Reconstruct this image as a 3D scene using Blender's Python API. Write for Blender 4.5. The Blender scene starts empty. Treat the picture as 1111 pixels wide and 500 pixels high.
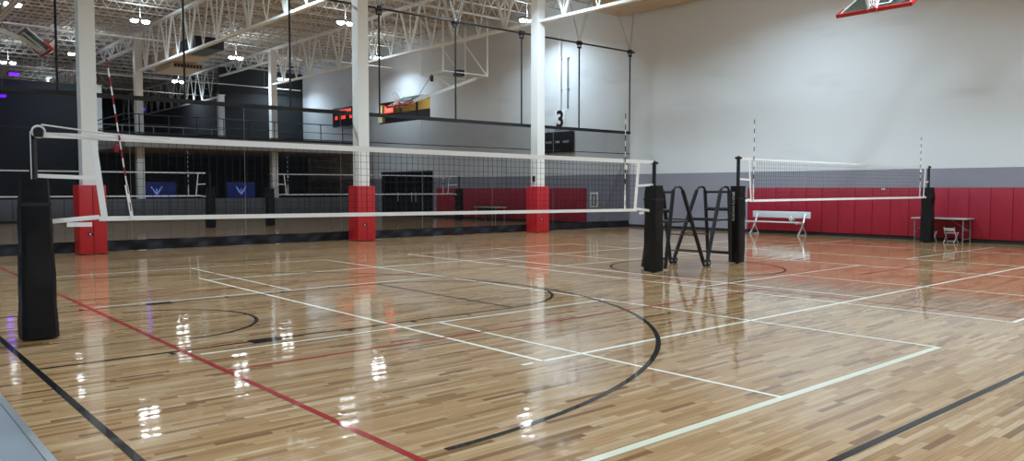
import bpy, bmesh, math, random
from mathutils import Vector, Matrix
random.seed(7)
C = bpy.context.scene.collection
PI = math.pi
K = 1.0242            # floor-marking survey units -> metres

# ------------------------------------------------------------------ helpers
class MB:
    def __init__(s): s.v=[]; s.f=[]; s.mi=[]; s.sm=[]; s.cur=0
    def _add(s, vs, fs, smooth=False):
        n=len(s.v); s.v+= [tuple(v) for v in vs]
        for f in fs: s.f.append([n+i for i in f]); s.mi.append(s.cur); s.sm.append(smooth)
    def box(s, a, b):
        x0,y0,z0=a; x1,y1,z1=b
        s._add([(x0,y0,z0),(x1,y0,z0),(x1,y1,z0),(x0,y1,z0),(x0,y0,z1),(x1,y0,z1),(x1,y1,z1),(x0,y1,z1)],
               [(3,2,1,0),(4,5,6,7),(0,1,5,4),(1,2,6,5),(2,3,7,6),(3,0,4,7)]); return s
    def rbox(s, a, b, r):
        """box with chamfered edges"""
        x0,y0,z0=a; x1,y1,z1=b
        bm=bmesh.new(); bmesh.ops.create_cube(bm,size=1)
        for v in bm.verts: v.co=Vector(((x0+x1)/2+v.co.x*(x1-x0),(y0+y1)/2+v.co.y*(y1-y0),(z0+z1)/2+v.co.z*(z1-z0)))
        bmesh.ops.bevel(bm,geom=list(bm.edges),offset=r,segments=2,affect='EDGES',profile=.5)
        bm.verts.index_update(); s._add([v.co[:] for v in bm.verts],[[v.index for v in f.verts] for f in bm.faces],True); bm.free(); return s
    def bar(s, p, q, w, h=None, up=(0,0,1)):
        h=h or w; p=Vector(p); q=Vector(q); d=(q-p).normalized(); u=Vector(up)
        if abs(d.dot(u))>.98: u=Vector((0,1,0)) if abs(d.y)<.9 else Vector((1,0,0))
        a=d.cross(u).normalized(); b=a.cross(d).normalized()
        vs=[]
        for e in (p,q):
            for i,j in ((-1,-1),(1,-1),(1,1),(-1,1)): vs.append(e+a*i*w/2+b*j*h/2)
        s._add(vs,[(3,2,1,0),(4,5,6,7),(0,1,5,4),(1,2,6,5),(2,3,7,6),(3,0,4,7)]); return s
    def tube(s, pts, r, n=8, closed=False, caps=True):
        pts=[Vector(p) for p in pts]; m=len(pts); rings=[]
        a=None
        for i,p in enumerate(pts):
            if closed: d=(pts[(i+1)%m]-pts[i-1]).normalized()
            else:
                d=((pts[min(i+1,m-1)]-pts[max(i-1,0)])).normalized()
            if a is None:
                t=Vector((0,0,1)) if abs(d.z)<.9 else Vector((1,0,0)); a=d.cross(t).normalized()
            else: a=(a-d*a.dot(d)).normalized()
            b=d.cross(a); rr=r[i] if isinstance(r,(list,tuple)) else r
            rings.append([p+(a*math.cos(2*PI*k/n)+b*math.sin(2*PI*k/n))*rr for k in range(n)])
        vs=[v for R in rings for v in R]; fs=[]
        for i in range(m if closed else m-1):
            j=(i+1)%m
            for k in range(n): fs.append((i*n+k,i*n+(k+1)%n,j*n+(k+1)%n,j*n+k))
        s._add(vs,fs,True)
        if caps and not closed: s._add(rings[0],[tuple(range(n))[::-1]]); s._add(rings[-1],[tuple(range(n))])
        return s
    def cyl(s,p,q,r,n=16): return s.tube([p,q],r,n)
    def quad(s,a,b,c,d): s._add([a,b,c,d],[(0,1,2,3)]); return s
    def build(s, name, mats, parent=None, loc=(0,0,0)):
        me=bpy.data.meshes.new(name); me.from_pydata(s.v,[],s.f)
        for m in (mats if isinstance(mats,(list,tuple)) else [mats]): me.materials.append(m)
        me.polygons.foreach_set('material_index',s.mi); me.polygons.foreach_set('use_smooth',s.sm)
        me.update()
        if any(s.sm):
            try: me.set_sharp_from_angle(angle=math.radians(40))
            except Exception: pass
        o=bpy.data.objects.new(name,me); C.objects.link(o); o.location=loc
        if parent: o.parent=parent
        return o

def tag(o,label=None,cat=None,group=None,kind=None):
    if label: o['label']=label
    if cat: o['category']=cat
    if group: o['group']=group
    if kind: o['kind']=kind
    return o
def thing(name,label,cat,loc=(0,0,0),rz=0,group=None):
    o=bpy.data.objects.new(name,None); C.objects.link(o); o.location=loc; o.rotation_euler=(0,0,rz)
    o.empty_display_size=.2
    return tag(o,label,cat,group)
def struct(mb,name,mats,label=None,cat=None):
    o=mb.build(name,mats); o['kind']='structure'
    return tag(o,label,cat)
def dup(root,loc=None,rz=None,label=None,group=None):
    r=root.copy(); C.objects.link(r)
    if loc is not None: r.location=loc
    if rz is not None: r.rotation_euler=(0,0,rz)
    if label: r['label']=label
    if group: r['group']=group
    for ch in list(root.children):
        c=ch.copy(); C.objects.link(c); c.parent=r
        for g in list(ch.children):
            d=g.copy(); C.objects.link(d); d.parent=c
    return r

# ------------------------------------------------------------------ materials
def srgb(r,g,b):
    f=lambda c:(c/255/12.92) if c/255<=.04045 else ((c/255+.055)/1.055)**2.4
    return (f(r),f(g),f(b),1)
def mat(name,col,rough=.5,metal=0,spec=.5,coat=0,bump=None,vary=0,vscale=3,emit=None,estr=0):
    m=bpy.data.materials.new(name); m.use_nodes=True; nt=m.node_tree; N=nt.nodes; L=nt.links
    b=N['Principled BSDF']; b.inputs['Base Color'].default_value=col; b.inputs['Roughness'].default_value=rough
    b.inputs['Metallic'].default_value=metal; b.inputs['Specular IOR Level'].default_value=spec
    b.inputs['Coat Weight'].default_value=coat; b.inputs['Coat Roughness'].default_value=.08
    tc=N.new('ShaderNodeTexCoord')
    if vary:
        n=N.new('ShaderNodeTexNoise'); n.inputs['Scale'].default_value=vscale; n.inputs['Detail'].default_value=4
        L.new(tc.outputs['Object'],n.inputs['Vector'])
        mx=N.new('ShaderNodeMix'); mx.data_type='RGBA'
        mx.inputs[6].default_value=tuple(c*(1-vary) for c in col[:3])+(1,); mx.inputs[7].default_value=tuple(min(1,c*(1+vary)) for c in col[:3])+(1,)
        L.new(n.outputs['Fac'],mx.inputs[0]); L.new(mx.outputs[2],b.inputs['Base Color'])
    if bump:
        n2=N.new('ShaderNodeTexNoise'); n2.inputs['Scale'].default_value=bump[0]; n2.inputs['Detail'].default_value=3
        L.new(tc.outputs['Object'],n2.inputs['Vector'])
        bp=N.new('ShaderNodeBump'); bp.inputs['Strength'].default_value=bump[1]; bp.inputs['Distance'].default_value=bump[2]
        L.new(n2.outputs['Fac'],bp.inputs['Height']); L.new(bp.outputs[0],b.inputs['Normal'])
    if emit:
        b.inputs['Emission Color'].default_value=emit; b.inputs['Emission Strength'].default_value=estr
    return m

M={}
M['white_paint']=mat('white_paint',srgb(226,228,228),.45,vary=.03)
M['steel_white']=mat('steel_white',srgb(236,237,234),.4)
M['joist']=mat('joist_paint',srgb(214,208,200),.5)
M['deck']=mat('deck_paint',srgb(190,176,162),.6)
M['red']=mat('red_vinyl',srgb(152,24,48),.45,bump=(9,.25,.01),vary=.05)
M['redpad']=mat('red_pad_vinyl',srgb(182,32,42),.4,bump=(7,.25,.01))
M['black']=mat('black_vinyl',srgb(12,12,14),.5,spec=.3,bump=(5,.5,.02))
M['blackmetal']=mat('black_metal',srgb(20,20,22),.35)
M['rubber']=mat('black_rubber',srgb(22,22,24),.7)
M['tape']=mat('white_net_tape',srgb(250,250,250),.6)
M['cord']=mat('black_cord',srgb(18,18,18),.8)
M['alum']=mat('brushed_aluminium',srgb(222,232,238),.3,metal=.3,bump=(30,.1,.002))
M['grey']=mat('grey_metal',srgb(150,150,152),.4,metal=.5)
M['whitesteel']=mat('white_metal',srgb(228,228,226),.35)
M['orange']=mat('red_rim',srgb(200,40,36),.4)
M['greypad']=mat('grey_pad',srgb(92,94,100),.55,bump=(8,.2,.01))
M['darkwall']=mat('dark_wall',srgb(33,36,40),.8,vary=.15,vscale=.7)
M['darkcurtain']=mat('dark_curtain',srgb(30,31,36),.85)
M['mezz']=mat('mezzanine_fascia',srgb(168,160,154),.6)
M['railing']=mat('railing_dark',srgb(52,54,58),.4)
M['signblack']=mat('scoreboard_black',srgb(18,19,24),.45)
M['signwhite']=mat('sign_white',srgb(225,225,228),.5)
M['tan']=mat('duct_tan',srgb(196,178,158),.55)
M['greyfloor']=mat('grey_rubber_floor',srgb(128,134,140),.35,vary=.04,vscale=20)
M['table']=mat('table_top',srgb(178,176,178),.5)
M['ant_red']=mat('antenna_red',srgb(150,22,32),.4)
M['lens']=mat('lamp_lens',(1,1,1,1),.3,emit=(.9,.96,1,1),estr=30)
M['redled']=mat('red_display',(.2,0,0,1),.4,emit=(1,.05,.03,1),estr=3)
M['purple']=mat('purple_lamp',(.1,0,.3,1),.4,emit=(.16,.02,1,1),estr=.9)
M['screen']=mat('blue_screen',(.01,.012,.05,1),.3,emit=(.02,.06,.5,1),estr=.10)
M['screenwhite']=mat('screen_white',(.3,.4,.8,1),.3,emit=(.3,.45,1,1),estr=.3)
M['warmroom']=mat('lit_room',srgb(225,205,150),.7)
M['darkframe']=mat('dark_window_frame',srgb(30,30,32),.4)
M['skirt']=mat('curtain_skirt_vinyl',srgb(22,25,32),.55,spec=.3,bump=(3,.4,.02))

def glass(name,tint=(.9,.95,1,1),rough=.02,a=.25):
    m=bpy.data.materials.new(name); m.use_nodes=True; N=m.node_tree.nodes; L=m.node_tree.links; N.clear()
    o=N.new('ShaderNodeOutputMaterial'); t=N.new('ShaderNodeBsdfTransparent'); t.inputs[0].default_value=tint
    g=N.new('ShaderNodeBsdfGlossy'); g.inputs['Roughness'].default_value=rough
    x=N.new('ShaderNodeMixShader'); x.inputs[0].default_value=a
    L.new(t.outputs[0],x.inputs[1]); L.new(g.outputs[0],x.inputs[2]); L.new(x.outputs[0],o.inputs[0]); return m
M['glass']=glass('clear_glass',(.5,.62,.62,1),.05,.2)
M['darkglass']=glass('dark_glass',(.25,.28,.3,1),.03,.15); M['winglass']=glass('window_glass',(.8,.82,.8,1),.03,.1)

# fine curtain netting: constant-coverage woven mesh
m=bpy.data.materials.new('curtain_netting'); m.use_nodes=True; N=m.node_tree.nodes; L=m.node_tree.links; N.clear()
o=N.new('ShaderNodeOutputMaterial'); t=N.new('ShaderNodeBsdfTransparent'); d=N.new('ShaderNodeBsdfDiffuse'); d.inputs[0].default_value=srgb(26,28,34)
x=N.new('ShaderNodeMixShader'); x.inputs[0].default_value=.45
L.new(t.outputs[0],x.inputs[1]); L.new(d.outputs[0],x.inputs[2]); L.new(x.outputs[0],o.inputs[0]); M['netting']=m

# right wall: white block above a grey painted band
def wall_mat():
    m=bpy.data.materials.new('two_tone_wall_paint'); m.use_nodes=True; N=m.node_tree.nodes; L=m.node_tree.links; b=N['Principled BSDF']
    tc=N.new('ShaderNodeTexCoord'); sp=N.new('ShaderNodeSeparateXYZ'); L.new(tc.outputs['Object'],sp.inputs[0])
    lt=N.new('ShaderNodeMath'); lt.operation='LESS_THAN'; lt.inputs[1].default_value=2.36; L.new(sp.outputs['Z'],lt.inputs[0])
    n=N.new('ShaderNodeTexNoise'); n.inputs['Scale'].default_value=.35; n.inputs['Detail'].default_value=5; L.new(tc.outputs['Object'],n.inputs['Vector'])
    r=N.new('ShaderNodeMapRange'); r.inputs[3].default_value=.97; r.inputs[4].default_value=1.02; L.new(n.outputs['Fac'],r.inputs[0])
    mp=N.new('ShaderNodeMapping'); mp.inputs['Scale'].default_value=(1,.18,.75); mp.inputs['Rotation'].default_value=(.25,0,0); L.new(tc.outputs['Object'],mp.inputs[0])
    n2=N.new('ShaderNodeTexNoise'); n2.inputs['Scale'].default_value=1.1; n2.inputs['Detail'].default_value=4; L.new(mp.outputs[0],n2.inputs['Vector'])
    r2=N.new('ShaderNodeMapRange'); r2.inputs[1].default_value=.58; r2.inputs[2].default_value=.8; r2.inputs[3].default_value=1; r2.inputs[4].default_value=.82; L.new(n2.outputs['Fac'],r2.inputs[0])
    mm=N.new('ShaderNodeMath'); mm.operation='MULTIPLY'; L.new(r.outputs[0],mm.inputs[0]); L.new(r2.outputs[0],mm.inputs[1]); r=mm
    mx=N.new('ShaderNodeMix'); mx.data_type='RGBA'; mx.inputs[6].default_value=srgb(216,220,224); mx.inputs[7].default_value=srgb(140,141,154)
    L.new(lt.outputs[0],mx.inputs[0])
    mu=N.new('ShaderNodeMix'); mu.data_type='RGBA'; mu.blend_type='MULTIPLY'; mu.inputs[0].default_value=1
    L.new(mx.outputs[2],mu.inputs[6]); L.new(r.outputs[0],mu.inputs[7]); L.new(mu.outputs[2],b.inputs['Base Color'])
    b.inputs['Roughness'].default_value=.6
    return m
M['wall']=wall_mat()

def floor_mat():
    m=bpy.data.materials.new('maple_strip_floor'); m.use_nodes=True; N=m.node_tree.nodes; L=m.node_tree.links; b=N['Principled BSDF']
    def math_(op,a=None,b_=None,c=None):
        n=N.new('ShaderNodeMath'); n.operation=op
        for i,v in enumerate((a,b_,c)):
            if v is None: continue
            if isinstance(v,(int,float)): n.inputs[i].default_value=v
            else: L.new(v,n.inputs[i])
        return n.outputs[0]
    tc=N.new('ShaderNodeTexCoord'); sp=N.new('ShaderNodeSeparateXYZ'); L.new(tc.outputs['Object'],sp.inputs[0])
    W=.052
    ry=math_('DIVIDE',sp.outputs['Y'],W); row=math_('FLOOR',ry)
    wn=N.new('ShaderNodeTexWhiteNoise'); wn.noise_dimensions='1D'; L.new(row,wn.inputs['W'])
    ln=math_('MULTIPLY_ADD',wn.outputs['Value'],.45,.36)       # plank length of this row
    w2=N.new('ShaderNodeTexWhiteNoise'); w2.noise_dimensions='1D'; L.new(math_('ADD',row,71.3),w2.inputs['W'])
    xs=math_('DIVIDE',math_('MULTIPLY_ADD',w2.outputs['Value'],5.0,sp.outputs['X']),ln); cell=math_('FLOOR',xs)
    cb=N.new('ShaderNodeCombineXYZ'); L.new(row,cb.inputs[0]); L.new(cell,cb.inputs[1])
    w3=N.new('ShaderNodeTexWhiteNoise'); w3.noise_dimensions='2D'; L.new(cb.outputs[0],w3.inputs['Vector'])
    rp=N.new('ShaderNodeValToRGB'); e=rp.color_ramp.elements
    e[0].position=0; e[0].color=srgb(122,84,48); e[1].position=1; e[1].color=srgb(202,168,128)
    for p_,c_ in ((.05,srgb(150,108,66)),(.28,srgb(176,134,90)),(.75,srgb(189,149,105))):
        q=e.new(p_); q.color=c_
    L.new(w3.outputs['Value'],rp.inputs[0])
    # grain
    mp=N.new('ShaderNodeMapping'); mp.inputs['Scale'].default_value=(1.6,30,1); L.new(tc.outputs['Object'],mp.inputs[0])
    av=N.new('ShaderNodeVectorMath'); av.operation='ADD'; L.new(mp.outputs[0],av.inputs[0]); L.new(w3.outputs['Color'],av.inputs[1])
    g=N.new('ShaderNodeTexNoise'); g.inputs['Scale'].default_value=2.2; g.inputs['Detail'].default_value=4; g.inputs['Distortion'].default_value=.6; L.new(av.outputs[0],g.inputs['Vector'])
    gr=N.new('ShaderNodeMapRange'); gr.inputs[1].default_value=.3; gr.inputs[2].default_value=.75; gr.inputs[3].default_value=1.08; gr.inputs[4].default_value=.72; L.new(g.outputs['Fac'],gr.inputs[0])
    mu=N.new('ShaderNodeMix'); mu.data_type='RGBA'; mu.blend_type='MULTIPLY'; mu.inputs[0].default_value=1
    L.new(rp.outputs[0],mu.inputs[6]); L.new(gr.outputs[0],mu.inputs[7])
    # joints
    fy=math_('FRACT',ry); jy=math_('LESS_THAN',fy,.045)
    fx=math_('FRACT',xs); jx=math_('LESS_THAN',fx,.004)
    j=math_('MAXIMUM',jy,jx)
    m2=N.new('ShaderNodeMix'); m2.data_type='RGBA'; L.new(math_('MULTIPLY',j,.55),m2.inputs[0]); L.new(mu.outputs[2],m2.inputs[6]); m2.inputs[7].default_value=srgb(70,44,26)
    L.new(m2.outputs[2],b.inputs['Base Color'])
    b.inputs['Roughness'].default_value=.6; b.inputs['Specular IOR Level'].default_value=.05
    b.inputs['Coat Weight'].default_value=1; b.inputs['Coat Roughness'].default_value=.06; b.inputs['Coat IOR'].default_value=1.5
    # slight cupping of the strips + slow waves in the finish
    nz=N.new('ShaderNodeTexNoise'); nz.inputs['Scale'].default_value=3; nz.inputs['Detail'].default_value=2; L.new(tc.outputs['Object'],nz.inputs['Vector'])
    sc=N.new('ShaderNodeSeparateColor'); L.new(w3.outputs['Color'],sc.inputs[0])
    cn=N.new('ShaderNodeCombineXYZ'); L.new(math_('MULTIPLY_ADD',sc.outputs[0],.004,-.002),cn.inputs[0]); L.new(math_('MULTIPLY_ADD',sc.outputs[1],.026,-.013),cn.inputs[1]); cn.inputs[2].default_value=1
    nn=N.new('ShaderNodeVectorMath'); nn.operation='NORMALIZE'; L.new(cn.outputs[0],nn.inputs[0])
    bp=N.new('ShaderNodeBump'); bp.inputs['Strength'].default_value=.3; bp.inputs['Distance'].default_value=1; L.new(math_('MULTIPLY',nz.outputs['Fac'],.001),bp.inputs['Height'])
    L.new(nn.outputs[0],bp.inputs['Normal']); L.new(bp.outputs[0],b.inputs['Coat Normal'])
    return m
M['floor']=floor_mat()
def line_mat(name,col):
    m=mat(name,col,.6,coat=.75,spec=.05,vary=.05,vscale=4); b=m.node_tree.nodes['Principled BSDF']; b.inputs['Coat Roughness'].default_value=.05; b.inputs['Coat IOR'].default_value=1.42; return m
M['lw']=line_mat('white_floor_paint',srgb(245,243,230)); M['lg']=line_mat('pale_floor_paint',srgb(222,218,196))
M['lb']=line_mat('black_floor_paint',srgb(14,14,17)); M['lr']=line_mat('red_floor_paint',srgb(158,34,40))

# ------------------------------------------------------------------ room shell
XW=27.3; X0=-16; Y0=-10; Y1=86; ZC=10.95
fl=MB().box((.99*K,Y0,-.12),(XW,Y1,0)); floor=struct(fl,'floor',M['floor'])
struct(MB().box((X0,Y0,-.12),(.99*K,Y1,-.001)),'floor_2',M['greyfloor'])
struct(MB().box((.99*K-.05,Y0,0),(.99*K,Y1,.006)),'trim_1',M['grey'])
# corrugated roof deck (ribs run along Y)
dk=MB(); x=X0; p=.30
while x<XW:
    a=[(x,ZC),(x+.09,ZC),(x+.12,ZC+.06),(x+.27,ZC+.06),(x+.30,ZC)]
    for (xa,za),(xb,zb) in zip(a,a[1:]): dk.quad((xa,Y0,za),(xa,Y1,za),(xb,Y1,zb),(xb,Y0,zb))
    x+=p
dk.box((X0,Y0,ZC+.1),(XW+.3,Y1,ZC+.2))
struct(dk,'ceiling',M['deck'])
# right wall (X = XW) with window opening and door opening
WY0,WY1,WZ0,WZ1=39.0,44.9,5.9,7.25
DY0,DY1,DZ1=38.75,44.6,2.78
w=MB(); T=.3
def wp(y0,y1,z0,z1): w.box((XW,y0,z0),(XW+T,y1,z1))
wp(Y0,DY0,0,ZC+.1); wp(DY0,DY1,DZ1,WZ0); wp(DY0,WY0,WZ0,ZC+.1); wp(WY0,WY1,WZ1,ZC+.1); wp(DY1,Y1,0,WZ0); wp(WY1,Y1,WZ0,ZC+.1)
wp(DY0,DY1,DZ1,DZ1+.01)
struct(w,'wall_right',M['wall'])
struct(MB().box((X0,Y1,0),(XW,Y1+.3,ZC)),'wall_far',M['darkwall'])
struct(MB().box((X0-.3,Y0,0),(X0,Y1,ZC)),'wall_left',M['white_paint'])
struct(MB().box((X0,Y0-.3,0),(XW,Y0,ZC)),'wall_back',M['white_paint'])
# dark partition beyond the balcony: across, then running away under the truss lines
struct(MB().box((21.0,55.7,0),(XW,55.95,10.3)),'wall_partition',M['darkwall'])
struct(MB().box((20.9,55.95,0),(21.1,Y1,8.1)),'wall_divider',M['darkcurtain'])
struct(MB().box((13.06,56.0,0),(13.26,Y1,8.3)),'wall_divider_2',M['darkcurtain'])
# baseboard
struct(MB().box((XW-.02,Y0,0),(XW,DY0,.11)),'baseboard_right',M['rubber'])
# window room
wn=MB().box((XW+3,WY0-3,WZ0-.3),(XW+3.1,WY1+4,WZ1+1.5)); wn.box((XW+T,WY0-3,WZ0-.3),(XW+3,WY1+4,WZ0-.2)); wn.box((XW+T,WY0-3,WZ1+1.4),(XW+3,WY1+4,WZ1+1.5))
wn.box((XW+T,WY0-3.1,WZ0-.3),(XW+3.1,WY0-3,WZ1+1.5)); wn.box((XW+T,WY1+4,WZ0-.3),(XW+3.1,WY1+4.1,WZ1+1.5))
struct(wn,'wall_office',M['warmroom'])
wf=thing('window_1',None,None); wf['kind']='structure'
f=MB(); X=XW+.12
for y in (WY0+.04,40.6,42.4,WY1-.8): f.box((X-.05,y-.05,WZ0),(X+.05,y+.05,WZ1))
f.box((X-.05,WY0,WZ0),(X+.05,WY1,WZ0+.1)); f.box((X-.05,WY0,WZ1-.1),(X+.05,WY1,WZ1)); f.box((X-.05,WY0,WZ0+.55),(X+.05,WY1-.8,WZ0+.62))
f.build('window_frame',M['darkframe'],wf); MB().box((X-.01,WY0,WZ0+.1),(X+.01,WY1-.8,WZ1-.1)).build('window_pane',M['winglass'],wf)
MB().box((X-.03,WY0,WZ0),(X+.03,WY1-.9,WZ0+.55)).build('lower_panel',M['darkframe'],wf)
# door: wide dark glazed doorway
dr=thing('door_1',None,None); dr['kind']='structure'; f=MB(); X=XW+.06
for y in (DY0,DY0+.95,DY0+1.95,DY0+2.95,DY0+3.95,DY1-.3): f.box((X-.05,y,0),(X+.05,y+.09,DZ1))
f.box((X-.05,DY0,DZ1-.12),(X+.05,DY1,DZ1)); f.box((X-.05,DY0,2.1),(X+.05,DY1,2.16)); f.box((X-.05,DY0,0),(X+.05,DY1,.2))
f.build('door_frame',M['darkframe'],dr); MB().box((X-.01,DY0,.2),(X+.01,DY1,DZ1-.1)).build('door_pane',M['darkglass'],dr)
hb=MB()
for y in (DY0+1.75,DY0+2.2,DY0+3.75): hb.cyl((X-.12,y,.9),(X-.12,y,1.5),.018,8)
hb.build('door_handle',M['alum'],dr)
rm=MB().box((XW+4,DY0-2,0),(XW+4.1,DY1+2,3.2)).box((XW+T,DY0-2,-.1),(XW+4,DY1+2,0)).box((XW+T,DY0-2,3.1),(XW+4,DY1+2,3.2)).box((XW+T,DY0-2.1,0),(XW+4.1,DY0-2,3.2)).box((XW+T,DY1+2,0),(XW+4.1,DY1+2.1,3.2))
struct(rm,'wall_corridor',M['darkwall'])

# ------------------------------------------------------------------ floor markings (measured)
ZL=.0015
def seg(mb,x0,y0,x1,y1,w=.05,z=ZL):
    p=Vector((x0*K,y0*K,z)); q=Vector((x1*K,y1*K,z)); d=(q-p).normalized(); a=Vector((-d.y,d.x,0))*w/2
    mb.quad(p-a,q-a,q+a,p+a)
def arc(mb,cx,cy,r,a0,a1,w=.05,n=72,z=ZL):
    for i in range(n):
        t0=a0+(a1-a0)*i/n; t1=a0+(a1-a0)*(i+1)/n; r0=(r-w/2/K); r1=(r+w/2/K)
        mb.quad((K*(cx+r0*math.cos(t0)),K*(cy+r0*math.sin(t0)),z),(K*(cx+r1*math.cos(t0)),K*(cy+r1*math.sin(t0)),z),(K*(cx+r1*math.cos(t1)),K*(cy+r1*math.sin(t1)),z),(K*(cx+r0*math.cos(t1)),K*(cy+r0*math.sin(t1)),z))
wl=MB(); pl=MB(); bl=MB(); rl=MB()
# volleyball court painted across (white)
seg(wl,5.13,5.47,22.7,5.47); seg(wl,5.13,14.4,22.7,14.4,z=.0016); seg(wl,5.13,5.47,5.13,14.8); seg(wl,22.7,5.47,22.7,14.4)
seg(wl,11.9,5.47,11.9,14.4,z=.0016) ; seg(wl,4.86,5.47,5.0,5.47); seg(wl,16.9,4.75,17.2,4.75,.05)
# pickleball courts (thin white)
for xa,xb in ((2.75,8.70),(11.04,16.84)):
    xc=(xa+xb)/2 if xa>5 else 5.66
    for y in (7.93,12.07): seg(wl,xa,y,xb,y,.04,.0017)
    seg(wl,xc,3.26,xc,7.93,.04,.0018); seg(wl,xc,12.07,xc,16.77,.04,.0018)
    seg(wl,xb,3.26,xb,16.77,.045,.0019); seg(wl,xa,16.77,xb,16.77,.045)
    if xa>5: seg(wl,xa,3.26,xa,16.77,.045,.0019)
seg(wl,19.2,3.26,19.2,16.77,.045,.0019); seg(wl,19.2,7.93,25,7.93,.04,.0017); seg(wl,19.2,12.07,25,12.07,.04,.0017)
seg(wl,11.04,3.26,16.84,3.26,.05)
seg(pl,2.2,3.25,8.72,3.25,.075)
# basketball (black)
seg(bl,1.37,-5,1.37,18,.06); seg(bl,1.37,2.28,25.6,2.28,.06,.0012); seg(bl,1.37,17.8,25.6,17.8,.06)
seg(bl,1.37,8.24,7.15,8.24,.05,.002); seg(bl,1.37,11.86,7.15,11.86,.05,.002); seg(bl,7.15,8.24,7.15,11.86,.05,.0021)
arc(bl,7.15,10.05,1.8,-PI/2,PI/2,.05,48,.0022)
arc(bl,2.9,10.05,1.22,-PI/2,PI/2,.05,40,.0022); 
arc(bl,2.9,10.05,6.06,-PI/2,PI/2,.055,96,.0023)
arc(bl,13.8,10.0,1.79,0,2*PI,.05,64,.0022)
for y,s in ((8.24,-1),(11.86,1)):
    bl.box((3.38*K,(y-.07 if s<0 else y-.03)*K-.06,.0018),(3.72*K,(y+.03 if s<0 else y+.07)*K+.06,.0024))
    for x in (2.55,4.55,5.45,6.3): seg(bl,x,y-.14*(s<0),x,y+.14*(s>0),.05,.0024)
# red volleyball court
seg(rl,2.67,3.2,2.67,19.6,.055,.0025); seg(rl,2.67,7.06,11.5,7.06,.05,.0026); seg(rl,2.67,12.95,11.5,12.95,.05,.0026)
seg(rl,11.5,3.2,11.5,19.6,.05,.0013); seg(rl,14.9,7.06,24.9,7.06,.045,.0013)
wl.build('white_court_line',M['lw'],floor); pl.build('pale_court_line',M['lg'],floor); bl.build('black_court_line',M['lb'],floor); rl.build('red_court_line',M['lr'],floor)
# ------------------------------------------------------------------ columns with pads
def column(x,y,label,pad=True,h=10.3,s=.19):
    t=thing('steel_column',label,'column',(x,y,0),0,None)
    MB().box((-s,-s,0),(s,s,h)).build('shaft',M['steel_white'],t)
    MB().box((-s-.06,-s-.06,h-.03),(s+.06,s+.06,h)).build('cap_plate',M['steel_white'],t)
    if pad:
        q=.32
        for a,b in ((-q,-.004),(.004,q)):
            MB().rbox((a,-q,.015),(b,-s,1.79),.012).build('safety_pad',M['redpad'],t)
        MB().rbox((-q,-s+.005,.015),(-s,q,1.79),.012).build('safety_pad',M['redpad'],t)
        MB().rbox((s,-s+.005,.015),(q,q,1.79),.012).build('safety_pad',M['redpad'],t)
        o=MB().rbox((.03-.16,-q-.008,.50),(.03-.02,-q+.002,.57),.003); o.build('socket_plate',M['blackmetal'],t)
        MB().box((-.10,-q-.012,.515),(-.06,-q-.006,.55)).build('socket_switch',M['signwhite'],t)
    return t
column(5.12,22.72,'tall steel column in red pads behind the leaning red and white antenna')
column(13.16,22.72,'white steel column in red pads standing between the two other red padded columns')
c=column(21.0,22.72,'white steel column in red pads with a small black box above its pads, beside number 3')
MB().rbox((-.19-.05,-.06,1.98),(-.185,.06,2.2),.01).build('junction_box',M['blackmetal'],c)
column(13.16,46.9,'bare white steel column behind the curtain at the balcony edge, under the air unit truss',False)
column(21.0,46.9,'bare white steel column behind the curtain at the balcony edge, in front of dark partition',False)
column(13.16,55.6,'bare white steel column deep behind the balcony beside the padded column shaft',False,8.3)
column(21.0,55.5,'thin white steel column at the corner of the dark partition behind the balcony',False,8.3)
for y in (46.9,):
    column(5.12,y,'bare white steel column behind the dark end of the balcony',False)

# ------------------------------------------------------------------ roof trusses (along Y) and joists (along X)
def truss(x,zb,zt,ya,yb,label):
    t=thing('roof_truss',label,'truss',(x,0,0),0,'roof trusses over the two courts')
    MB().box((-.10,ya,zb-.05),(-.015,yb,zb+.05)).box((.015,ya,zb-.05),(.10,yb,zb+.05)).build('bottom_chord',M['steel_white'],t)
    MB().box((-.10,ya,zt-.06),(-.015,yb,zt+.06)).box((.015,ya,zt-.06),(.10,yb,zt+.06)).build('top_chord',M['steel_white'],t)
    w=MB(); s=1.72; n=int((yb-ya)/s); y=ya+ .2
    off=(31.59-ya)%s; y=ya+off-s; i=round((y-31.59)/s)
    while y<yb:
        if y>=ya:
            big=(i%2==0); wd=.075 if big else .045
            for q in (-1,1):
                ty=y+q*s/2*(1.0 if big else .8)
                if ya<=ty<=yb: w.bar((0,y,zb),(0,ty,zt),wd,wd if not big else .11)
            if big: w.bar((0,y,zb),(0,y,zt),.05)
        y+=s; i+=1
    w.build('web_member',M['steel_white'],t); return t
lb='white open web roof truss over the '
truss(-2.9,8.2,10.3,-9,55,lb+'side columns outside the court')
truss(5.12,8.2,10.3,-9,55,lb+'column by the leaning antenna')
truss(13.16,8.2,10.3,-9,46.9,lb+'middle red padded column, air unit beside it')
truss(21.0,8.15,10.3,-9,46.9,lb+'red padded column beside number 3, basketball frame below')
truss(13.16,9.6,10.3,47.1,55.5,'shallow white truss between the bare columns above the balcony')
truss(21.0,9.6,10.3,47.1,55.5,'shallow white truss above the dark partition corner')
truss(21.0,8.15,10.3,55.8,80,'white truss running away above the dark divider behind the balcony')
truss(13.16,8.35,10.3,56,80,'dim white truss running away behind the tall bare column')
jm=MB(); JL=XW-X0
jm.box((X0,-.05,10.88),(XW,.05,10.94)); jm.box((X0,-.04,10.36),(XW,.04,10.40))
x=X0; 
while x<XW-.5:
    jm.bar((x,0,10.40),(x+.3,0,10.88),.03); jm.bar((x+.3,0,10.88),(x+.6,0,10.40),.03); x+=.6
j0=jm.build('roof_joist',M['joist']); y=-9
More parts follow.
